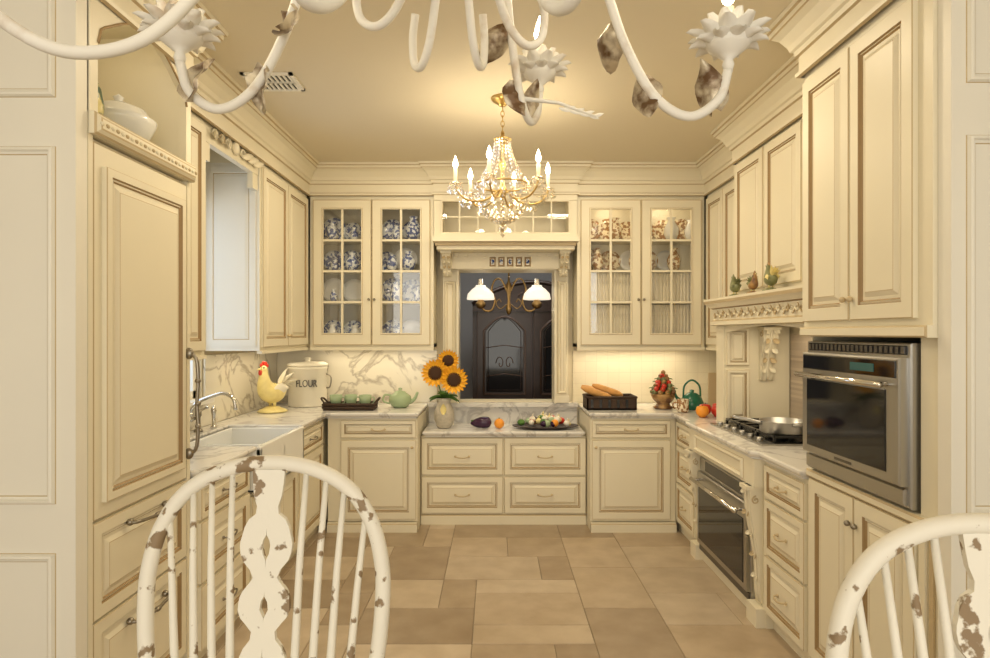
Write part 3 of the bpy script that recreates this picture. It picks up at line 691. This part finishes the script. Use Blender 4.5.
b=B('cream_mug'); c=(1.47,4.93,.932); b.lathe([(.04,0),(.045,.01),(.045,.10),(.042,.10),(.04,.015),(0,.01)],c,BROWNW,18); b.tube(cat([(c[0]-.04,c[1],1.01),(c[0]-.075,c[1],1.0),(c[0]-.07,c[1],.965),(c[0]-.04,c[1],.96)],4),.006,BROWNW,6); b.done()
for (x,y,m,nme) in ((1.58,4.74,RED,'red_apple'),(1.70,4.80,RED,'red_apple'),(1.64,4.64,RED,'red_apple'),(1.76,4.68,YEL,'lemon'),(1.52,4.62,ORNG,'orange')):
    b=B(nme); b.lathe([(0,.006),(.02,0),(.042,.025),(.048,.050),(.038,.078),(.012,.084),(0,.076)],(x,y,.932),m,16); b.tube([(x,y,1.005),(x+.004,y,1.025)],.003,DWOOD,5); b.done()
b=B('cutting_board'); b.M=Matrix.Translation((1.80,5.0,.934)); 
b.box((-.10,.02,0),(.10,.035,.30),GLAZE2); b.tube(cat([(-.03,.0275,.30),(-.02,.0275,.335),(.02,.0275,.335),(.03,.0275,.30)],4),.007,GLAZE2,6); b.done(.006)
# ---------------------------------------------------------------- cooktop and pan
b=B('gas_cooktop'); x0,x1,y0,y1=1.46,1.96,3.45,4.28
b.box((x0,y0,.931),(x1,y1,.940),STEEL); b.box((x0+.08,y0+.015,.940),(x1-.01,y1-.015,.944),BLACK)
for cx in (1.63,1.85):
    for cy in (3.62,3.865,4.11):
        b.lathe([(.05,0),(.05,.008),(.035,.012),(.035,.02),(0,.022)],(cx,cy,.944),BLACK,16)
for cy in (3.62,3.865,4.11):
    a0,a1=cy-.115,cy+.115
    for x in (1.555,1.74,1.925): b.box((x-.007,a0,.966),(x+.007,a1,.980),BLACK)
    for y in (a0,cy,a1): b.box((1.555,y-.007,.966),(1.925,y+.007,.9795),BLACK)
    for x in (1.555,1.925):
        for y in (a0,a1): b.box((x-.007,y-.007,.943),(x+.007,y+.007,.968),BLACK)
for k in range(6): b.lathe([(.018,0),(.016,.022),(0,.024)],(1.495,3.56+k*.125,.940),STEEL,12)
b.done()
b=B('saute_pan'); c=(1.66,3.62,.981)
b.lathe([(.125,0),(.13,.006),(.13,.065),(.134,.068),(.128,.068),(.126,.012),(0,.008)],c,STEEL,32)
b.tube(cat([(c[0]-.12,c[1],c[2]+.05),(c[0]-.2,c[1]+.02,c[2]+.07),(c[0]-.28,c[1]+.04,c[2]+.085)],5),.010,STEEL,8)
b.tube(cat([(c[0],c[1]-.13,c[2]+.05),(c[0]-.02,c[1]-.16,c[2]+.06),(c[0]+.04,c[1]-.16,c[2]+.06),(c[0]+.03,c[1]-.13,c[2]+.05)],4),.006,STEEL,8); b.done()
# ---------------------------------------------------------------- faucet
b=B('bridge_faucet'); X=-1.86; Y=3.85
for s_ in (-.1,.1):
    b.lathe([(.028,0),(.026,.01),(.014,.02),(.013,.09),(.02,.10),(.018,.13),(0,.135)],(X,Y+s_,.932),PEWTER,16)
    b.tube([(X,Y+s_,1.055),(X+.02,Y+s_*1.7,1.075)],.006,PEWTER,8); b.sphere((X+.02,Y+s_*1.75,1.076),.012,CHROME,8,6)
b.tube([(X,Y-.1,1.02),(X,Y+.1,1.02)],.009,CHROME,10)
b.tube(cat([(X,Y,1.01),(X,Y,1.08),(X+.05,Y,1.13),(X+.12,Y,1.16),(X+.20,Y,1.18),(X+.26,Y,1.15),(X+.275,Y,1.08)],5),.011,CHROME,10); b.sphere((X,Y,1.05),.016,CHROME); b.done()
b=B('side_sprayer'); b.lathe([(.022,0),(.02,.01),(.012,.02),(.012,.08),(.018,.11),(.010,.14),(0,.145)],(-1.84,4.12,.932),CHROME,14); b.done()
b=B('soap_bottle'); b.lathe([(.03,0),(.035,.01),(.035,.12),(.015,.15),(.012,.18),(.02,.185),(0,.20)],(-1.86,3.55,.932),PORC,16); b.tube([(-1.86,3.55,1.125),(-1.81,3.55,1.13)],.006,CHROME,6); b.done()
# ---------------------------------------------------------------- ceiling vent
b=B('ceiling_vent'); x0,x1,y0,y1=-1.37,-1.09,3.38,3.62; z=CH
for a,c in (((x0,y0,z-.012),(x1,y0+.02,z-.001)),((x0,y1-.02,z-.012),(x1,y1,z-.001)),((x0,y0,z-.012),(x0+.02,y1,z-.001)),((x1-.02,y0,z-.012),(x1,y1,z-.001))): b.box(a,c,WHITEP)
b.box((x0+.02,y0+.02,z-.004),(x1-.02,y1-.02,z-.001),BLACK)
for k in range(9): b.box((x0+.03+k*.027,y0+.02,z-.012),(x0+.042+k*.027,y1-.02,z-.004),WHITEP)
b.box((x0+.02,(y0+y1)/2-.006,z-.012),(x1-.02,(y0+y1)/2+.006,z-.004),WHITEP); b.done()
# ---------------------------------------------------------------- crystal chandelier
def flame(b,c,s=1):
    b.lathe([(0,0),(.009*s,.008*s),(.013*s,.022*s),(.008*s,.042*s),(.002*s,.06*s),(0,.064*s)],c,FLAME,10)
b=B('crystal_chandelier'); cx,cy=.045,3.75
b.lathe([(.0,2.90),(.02,2.90),(.03,2.915),(.055,2.925),(.07,2.94),(.07,2.949)],(cx,cy,0),GOLD,24)
z=2.90; k=0
while z>2.74:
    P=[(cx+(.010*math.cos(a) if k%2 else 0),cy+(0 if k%2 else .010*math.cos(a)),z-.016+.020*math.sin(a)) for a in [i*pi/5 for i in range(11)]]
    b.tube(P,.0028,GOLD,5); z-=.030; k+=1
b.lathe([(.006,2.15),(.006,2.35),(.02,2.37),(.03,2.40),(.012,2.43),(.010,2.52),(.024,2.55),(.010,2.58),(.008,2.66),(.035,2.68),(.045,2.69),(.01,2.70),(.006,2.75)],(cx,cy,0),GOLD,16)
def bead(p,r): b.add([(p[0],p[1],p[2]-r*1.3),(p[0]+r,p[1],p[2]),(p[0],p[1]+r,p[2]),(p[0]-r,p[1],p[2]),(p[0],p[1]-r,p[2]),(p[0],p[1],p[2]+r*1.3)],[(0,2,1),(0,3,2),(0,4,3),(0,1,4),(5,1,2),(5,2,3),(5,3,4),(5,4,1)],CRYS)
for k in range(16):
    a=2*pi*k/16
    for i in range(14):
        t=i/13; r=.045+.115*t**1.8; zz=2.70-.27*t; bead((cx+r*math.cos(a),cy+r*math.sin(a),zz),.0085)
    for i in range(9):
        t=i/8; r=.158*math.cos(t*pi/2*.93); zz=2.42-.21*math.sin(t*pi/2); bead((cx+r*math.cos(a),cy+r*math.sin(a),zz),.011)
P=[(cx+.160*math.cos(i*pi/12),cy+.160*math.sin(i*pi/12),2.43) for i in range(25)]; b.tube(P,.006,GOLD,6)
P=[(cx+.05*math.cos(i*pi/12),cy+.05*math.sin(i*pi/12),2.70) for i in range(25)]; b.tube(P,.005,GOLD,6)
b.sphere((cx,cy,2.175),.026,CRYS,10,8); bead((cx,cy,2.135),.014)
for k in range(6):
    a=2*pi*k/6+.25; ca_,sa=math.cos(a),math.sin(a); R=.285
    arm=[(.02,2.40),(.08,2.35),(.15,2.325),(.22,2.335),(.27,2.375),(R,2.41)]
    b.tube([(cx+r*ca_,cy+r*sa,zz) for r,zz in cat(arm,5)],.006,GOLD,7)
    p=(cx+R*ca_,cy+R*sa,2.41)
    b.lathe([(.004,0),(.035,.008),(.042,.014),(.034,.012),(.010,.006),(.012,.02),(.012,.024)],p,CRYS,14)
    b.lathe([(.011,.018),(.011,.095),(.0,.097)],p,CANDLE,10); flame(b,(p[0],p[1],p[2]+.097),1.25)
    for j in range(8):
        aj=2*pi*j/8; q=(p[0]+.04*math.cos(aj),p[1]+.04*math.sin(aj)); bead((q[0],q[1],2.403),.006); bead((q[0],q[1],2.378),.011)
    a2=a+2*pi/6
    for i in range(1,10):
        t=i/10; x=(1-t)*p[0]+t*(cx+R*math.cos(a2)); y=(1-t)*p[1]+t*(cy+R*math.sin(a2)); bead((x,y,2.41-.09*math.sin(pi*t)),.009)
    for i in range(1,9):
        t=i/9; r=.145+(R-.145)*t; bead((cx+r*ca_,cy+r*sa,2.435-.05*math.sin(pi*t)-.02*t),.008)
    bead((cx+.2*ca_,cy+.2*sa,2.295),.016)
b.done()
# ---------------------------------------------------------------- pendant oil lamp in next room
b=B('oil_lamp_pendant'); lx,ly=.13,5.95; BR=simple('aged_brass',(.34,.22,.09),.35,1)
b.tube([(lx,ly,2.949),(lx,ly,2.08)],.008,BR,8); b.lathe([(.0,2.90),(.06,2.93),(.06,2.949)],(lx,ly,0),BR,18)
b.lathe([(0,1.72),(.015,1.73),(.03,1.77),(.02,1.81),(.012,1.86),(.02,1.95),(.028,2.0),(.012,2.04),(.008,2.09)],(lx,ly,0),BR,16)
for s_ in (-1,1):
    b.tube([(lx+s_*q[0],ly,q[1],.009) for q in cat([(.01,1.93),(.07,2.05),(.13,2.05),(.16,1.96),(.13,1.86),(.16,1.77),(.22,1.76),(.265,1.80)],5)],0,BR,8)
    b.tube([(lx+s_*q[0],ly,q[1],.005) for q in cat([(.02,1.82),(.08,1.78),(.12,1.83),(.09,1.87),(.07,1.84)],5)],0,BR,6)
    c=(lx+s_*.265,ly,0)
    b.lathe([(.02,1.78),(.045,1.80),(.05,1.83),(.03,1.85),(.03,1.86)],c,BR,18)
    b.lathe([(.128,1.865),(.132,1.87),(.122,1.92),(.08,1.965),(.05,1.985),(.046,2.0),(.042,2.0),(.05,1.975),(.11,1.92),(.122,1.872)],c,LAMPG,28)
    b.lathe([(.028,1.86),(.034,1.90),(.026,1.96),(.024,2.06),(.022,2.06)],c,CRYS,14)
b.done()
# ---------------------------------------------------------------- adjoining room + armoire
NW=simple('grey_wall',(.50,.50,.50),.7)
b=B('wall_next_room'); b.box((-2.1,8.9,0),(3.0,9.0,CH),NW); b.box((-2.2,5.72,0),(-2.1,9.0,CH),NW); b.box((3.0,5.72,0),(3.1,9.0,CH),NW); b.done()
b=B('floor_next_room'); b.box((-2.2,5.725,-.06),(3.1,9.0,0),simple('oak_floor',(.30,.17,.08),.4)); b.done()
b=B('armoire'); ax0,ax1,ay=-.26,1.14,7.3
b.box((ax0,ay+.03,.08),(ax1,ay+.5,1.86),DWOOD)
cor=[(0,1.80)]+[(1.4*i/20,1.88+.26*math.sin(pi*i/20)**.8) for i in range(21)]+[(1.4,1.80)]
b.M=frame((ax0,ay+.03,0),XP); b.extr(cor[::-1],-.47,.05,DWOOD)
b.tube([(p[0],p[1],.05,.024) for p in cor[1:-1]],0,DWOOD,8)
AW=simple('walnut_highlight',(.12,.075,.055),.25)
for s_ in (-1,1):
    P=[(.7+s_*(.10+.07*(1-i/16)*math.cos(i*.5)),1.97+.06*(1-i/16)*math.sin(i*.5),.055,.010) for i in range(15)]; b.tube(P,0,AW,6)
    b.leaf((.7,1.97,.06),(s_,.5,.1),(0,0,1),.14,.06,.2,AW)
for k in (0,1):
    a=.05+k*.66; c=a+.64; b.door(a,.15,c,.72,DWOOD,g1=BLACK,g2=AW)
    b.rings(a,.76,c,1.84,[(0,0,DWOOD),(0,.03,DWOOD),(.006,.033,AW),(.06,.033,DWOOD)],DWOOD)
    def archp(ins): return [(a+.08+ins,.84+ins)]+[(c-.08-ins,.84+ins)]+[(c-.08-ins-(.48-2*ins)*i/14,1.58-ins*.3+.16*math.sin(pi*i/14)) for i in range(15)]
    o_=archp(0); b.extr(archp(.03),.033,.040,BGLASS if k==0 else BGLASS); b.tube([(p[0],p[1],.036,.013) for p in o_+[o_[0]]],0,AW,6)
    b.tube([(p[0],p[1],.042,.006) for p in archp(.05)+[archp(.05)[0]]],0,DWOOD,6)
    for s_ in (-1,1):
        P=[((a+c)/2+s_*(.05+.05*math.cos(i*.5)*(1-i/16)),1.20+s_*.0+.09*(1-i/16)*math.sin(i*.5),.044,.006) for i in range(14)]; b.tube(P,0,AW,5)
    for q in (1.05,1.38): b.tube([(a+.11,q,.044,.005),((a+c)/2,q+.03,.044,.006),(c-.11,q,.044,.005)],0,AW,5)
for q in (.0,1.33): b.box((q,0,-.47),(q+.07,.1,.02),DWOOD)
b.done()
# ---------------------------------------------------------------- windsor chairs
def chair(x,y,rot,top=1.298,wx=1.0):
    b=B('windsor_chair'); sz=.72; s_=(top-sz)/(1.298-.72)
    b.M=Matrix.Translation((x,y,0))@Matrix.Rotation(rot,4,'Z')
    tilt=lambda z:(z-1.298)*.12
    Z=lambda z: sz+(z-.72)*s_
    half=[(.175,.73),(.192,.82),(.216,.92),(.226,1.02),(.224,1.10),(.203,1.18),(.158,1.245),(.086,1.285),(0,1.298)]
    half=[(h*wx,z) for h,z in half]
    pts=[(-h,tilt(z),Z(z),.0150) for h,z in half]+[(h,tilt(z),Z(z),.0150) for h,z in half[::-1][1:]]
    bow=cat(pts,6); b.tube(bow,0,SHAB,12)
    def bowz(xx):
        best=None
        for p in bow:
            if p[2]>Z(1.08) and (best is None or abs(p[0]-xx)<abs(best[0]-xx)): best=p
        return best
    for sd in (-1,1):
        for k in range(4):
            xb=sd*(.052+.032*k+.004)*wx; xt=sd*(.068+.041*k)*wx
            q=bowz(xt); b.tube([(xb,tilt(.72),sz,.0070),(xb+(q[0]-xb)*.3,tilt(.9),sz+(q[2]-sz)*.35,.0085),(xb+(q[0]-xb)*.65,tilt(1.05),sz+(q[2]-sz)*.7,.007),(q[0],q[1],q[2],.0055)],0,SHAB,8)
    prof=[(1.285,.034,0),(1.26,.032,0),(1.235,.029,0),(1.215,.022,0),(1.20,.024,0),(1.19,.038,0),(1.175,.046,0),(1.16,.050,.0005),(1.15,.053,.006),(1.14,.054,.008),(1.125,.052,.006),(1.112,.047,.0005),(1.095,.032,0),(1.08,.025,0),(1.07,.032,0),(1.055,.045,0),(1.045,.050,.0005),(1.035,.052,.006),(1.02,.053,.008),(1.005,.047,.0005),(.995,.037,0),(.98,.024,0),(.965,.026,0),(.95,.039,0),(.935,.046,.0005),(.92,.048,.008),(.90,.047,.008),(.885,.040,.0005),(.85,.025,0),(.80,.030,0),(.75,.036,0),(.72,.036,0)]
    for sd in (-1,1):
        vs=[];fs=[]
        for z,w,h in prof:
            yy=tilt(z); zz=Z(z)
            vs+=[(sd*h,yy-.006,zz),(sd*w*.93,yy-.006,zz),(sd*w*.93,yy+.006,zz),(sd*h,yy+.006,zz)]
        for i in range(len(prof)-1):
            for k in range(4): fs.append((i*4+k,i*4+(k+1)%4,(i+1)*4+(k+1)%4,(i+1)*4+k))
        b.add(vs,fs,SHAB)
    so=[]
    for i in range(28):
        a=2*pi*i/28; r=1-.08*math.cos(a*2); so.append((.235*r*math.cos(a),-.27+.235*r*math.sin(a)))
    b.polyslab(so,[(.03,sz-.035),(.008,sz-.025),(0,sz-.008),(.006,sz),(.06,sz-.006)],SHAB)
    for sx in (-1,1):
        for sy in (-1,1):
            b.tube(cat([(sx*.14,-.27+sy*.13,sz-.03,.016),(sx*.16,-.27+sy*.15,.55,.022),(sx*.175,-.27+sy*.17,.45,.014),(sx*.185,-.27+sy*.18,.30,.022),(sx*.21,-.27+sy*.21,.0,.012)],4),0,SHAB,10)
        b.tube([(sx*.185,-.45,.28,.010),(sx*.185,-.27,.28,.016),(sx*.185,-.09,.28,.010)],0,SHAB,8)
    b.tube([(-.185,-.27,.28,.010),(0,-.27,.28,.016),(.185,-.27,.28,.010)],0,SHAB,8)
    return b.done()
chair(-.446,1.25,.03,1.293); chair(.712,.92,-.10,1.272,.95)
# ---------------------------------------------------------------- near chandelier
b=B('chandelier'); CX,CY=-.08,1.25
b.lathe([(.0,2.26),(.03,2.28),(.05,2.32),(.03,2.38),(.02,2.45),(.04,2.52),(.02,2.60),(.012,2.75),(.06,2.93),(.07,2.949)],(CX,CY,0),IRON,20)
def cupf(p):
    b.lathe([(.008,-.045),(.012,-.03),(.009,-.02),(.022,-.010),(.040,.004),(.050,.022),(.046,.022),(.018,.010),(.0,.010)],p,IRON,16)
    for L,n_,W,up0,curl,r0 in ((.060,10,.038,1.9,-.45,.036),(.048,10,.034,.75,-.45,.030),(.070,9,.036,2.8,-.10,.022)):
        for k in range(n_):
            a=2*pi*k/n_+L*20; b.leaf(Vector(p)+Vector((r0*math.cos(a),r0*math.sin(a),.002)),(math.cos(a),math.sin(a),up0),(-math.cos(a)*up0,-math.sin(a)*up0,1),L,W,curl,IRON,6,.30,0,.6,.88)
    b.lathe([(.012,.01),(.012,.085),(0,.087)],p,CANDLE,12); flame(b,(p[0],p[1],p[2]+.087),1.2)
def arm(az,R,zc,leaves=True,dz=.0,twig=True,tsgn=1):
    a=math.radians(az); c_,s_=math.cos(a),math.sin(a); f=R/.55
    pr=[(.03,2.42),(.12,2.50),(.22,2.42),(.29,2.28),(.34,2.14),(.40,2.035),(.47,1.995),(.53,2.03),(.55,2.09)]
    pr=[(r*f,z+(zc-2.12)+dz) for r,z in pr]
    b.tube([(CX+r*c_,CY+r*s_,z) for r,z in cat(pr,7)],.0098,IRON,10)
    p=(CX+R*c_,CY+R*s_,zc+.01); cupf(p)
    V=Vector((c_,s_,0)); sd=Vector((-s_,c_,0))
    if leaves:
        for (r,z,dr,dzz,L,cu) in ((.32,2.19,-.5,-1,.10,.6),(.52,2.01,.0,1,.10,-.6),(.37,2.07,.5,-.9,.085,-.6)):
            q=(CX+r*f*c_,CY+r*f*s_,z+(zc-2.12)+dz); d=V*dr+Vector((0,0,dzz))+sd*.3
            b.leaf(q,d,V+sd*1.4,L,.065,cu,LEAFM,9,.30,.07)
    if twig:
        q=Vector((CX+.40*f*c_,CY+.40*f*s_,2.035+(zc-2.12)+dz)); e=q+Vector((.19*tsgn,.03,-.035))
        b.tube([tuple(q)+(.006,),tuple((q+e)/2+Vector((0,0,.012)))+(.0045,),tuple(e)+(.003,)],0,IRON,7)
        for k in range(8): b.leaf(q.lerp(e,.5+k*.065),(tsgn,0,(.28 if k%2 else -.28)),(0,1,0),.03,.010,.1,IRON,4)
arm(178,.555,2.125,tsgn=-1,twig=False); arm(2,.55,2.11,twig=False); arm(64,.45,2.21); arm(215,.75,2.07,leaves=False,twig=False); arm(250,.55,2.10,leaves=False,twig=False); arm(292,.55,2.10,leaves=False,twig=False)
for az,dz in ((30,.04),(75,.03),(120,.02),(165,.06),(215,.07),(265,.10),(320,.09)):
    a=math.radians(az); c_,s_=math.cos(a),math.sin(a)
    pr=[(.03,2.36),(.08,2.26),(.12,2.16),(.165,2.12),(.205,2.14),(.215,2.20),(.20,2.25)]
    b.tube([(CX+r*c_,CY+r*s_,z+dz) for r,z in cat(pr,6)],.009,IRON,10)
b.done()
# ---------------------------------------------------------------- lights
def area(name,loc,rot,sx,sy,p,col):
    l=bpy.data.lights.new(name,'AREA'); l.shape='RECTANGLE'; l.size=sx; l.size_y=sy; l.energy=p; l.color=col
    o=bpy.data.objects.new(name,l); o.location=loc; o.rotation_euler=rot; sc.collection.objects.link(o); return o
def point(name,loc,p,col,r=.04):
    l=bpy.data.lights.new(name,'POINT'); l.energy=p; l.color=col; l.shadow_soft_size=r
    o=bpy.data.objects.new(name,l); o.location=loc; sc.collection.objects.link(o); return o
WARM=(1,.845,.59)
area('dining_daylight_fill',(0,-2.3,1.7),(pi/2,0,0),4.5,2.2,94,(1,.965,.88))  # added fill standing in for daylight behind the camera; rear wall is solid
for (x,y) in ((-.7,3.0),(.75,3.0),(-.7,4.4),(.75,4.4)): area('ceiling_fill_light',(x,y,2.94),(0,0,0),.25,.25,9.0,WARM)  # added fill lights under the ceiling to brighten the kitchen, not actual fittings
for a in (0,1,2,3,4,5):
    t=2*pi*a/6+.25; point('crystal_bulb',(.045+.285*math.cos(t),3.75+.285*math.sin(t),2.58),1.7,WARM,.05)
for (x,y,z) in ((-.635,1.27,2.34),(.47,1.27,2.34),(.12,1.65,2.43)): point('candle_bulb',(x,y,z),2.6,WARM,.04)
area('under_cabinet_light',(-1.03,5.42,1.40),(0,0,0),.9,.06,2.0,WARM); area('under_cabinet_light',(1.2,5.42,1.40),(0,0,0),.9,.06,3.0,WARM)
area('under_cabinet_light',(-1.75,4.75,1.40),(0,0,0),.06,.9,1.5,WARM); area('hood_light',(1.8,3.7,1.595),(0,0,0),.2,.8,2.5,WARM)
for x in (.98,1.47): point('cabinet_puck_light',(x,5.42,2.63),.7,WARM,.03)
point('transom_light',(.09,5.4,2.62),.4,WARM,.03)
point('oil_lamp_bulb',(-.135,5.95,1.80),1,WARM,.04); point('oil_lamp_bulb',(.395,5.95,1.80),1,WARM,.04)
area('next_room_light',(.2,6.6,2.9),(math.radians(25),0,0),1.2,1,26,(1,.97,.93))
point('niche_light',(-1.6,2.47,2.80),.9,WARM,.04)
area('window_daylight',(-2.15,3.82,1.8),(0,-pi/2,0),1.2,.7,7,(.66,.80,1))
w=bpy.data.worlds.new('World'); sc.world=w; w.use_nodes=True
bg=w.node_tree.nodes['Background']; bg.inputs[0].default_value=(.60,.75,1,1); bg.inputs[1].default_value=.7
# ---------------------------------------------------------------- camera
cd=bpy.data.cameras.new('camera'); cd.sensor_width=36; cd.lens=630/990*36; cd.shift_y=4/990; cd.clip_start=.05
co=bpy.data.objects.new('camera',cd); co.location=(0,0,1.55); co.rotation_euler=(pi/2,0,0); sc.collection.objects.link(co); sc.camera=co
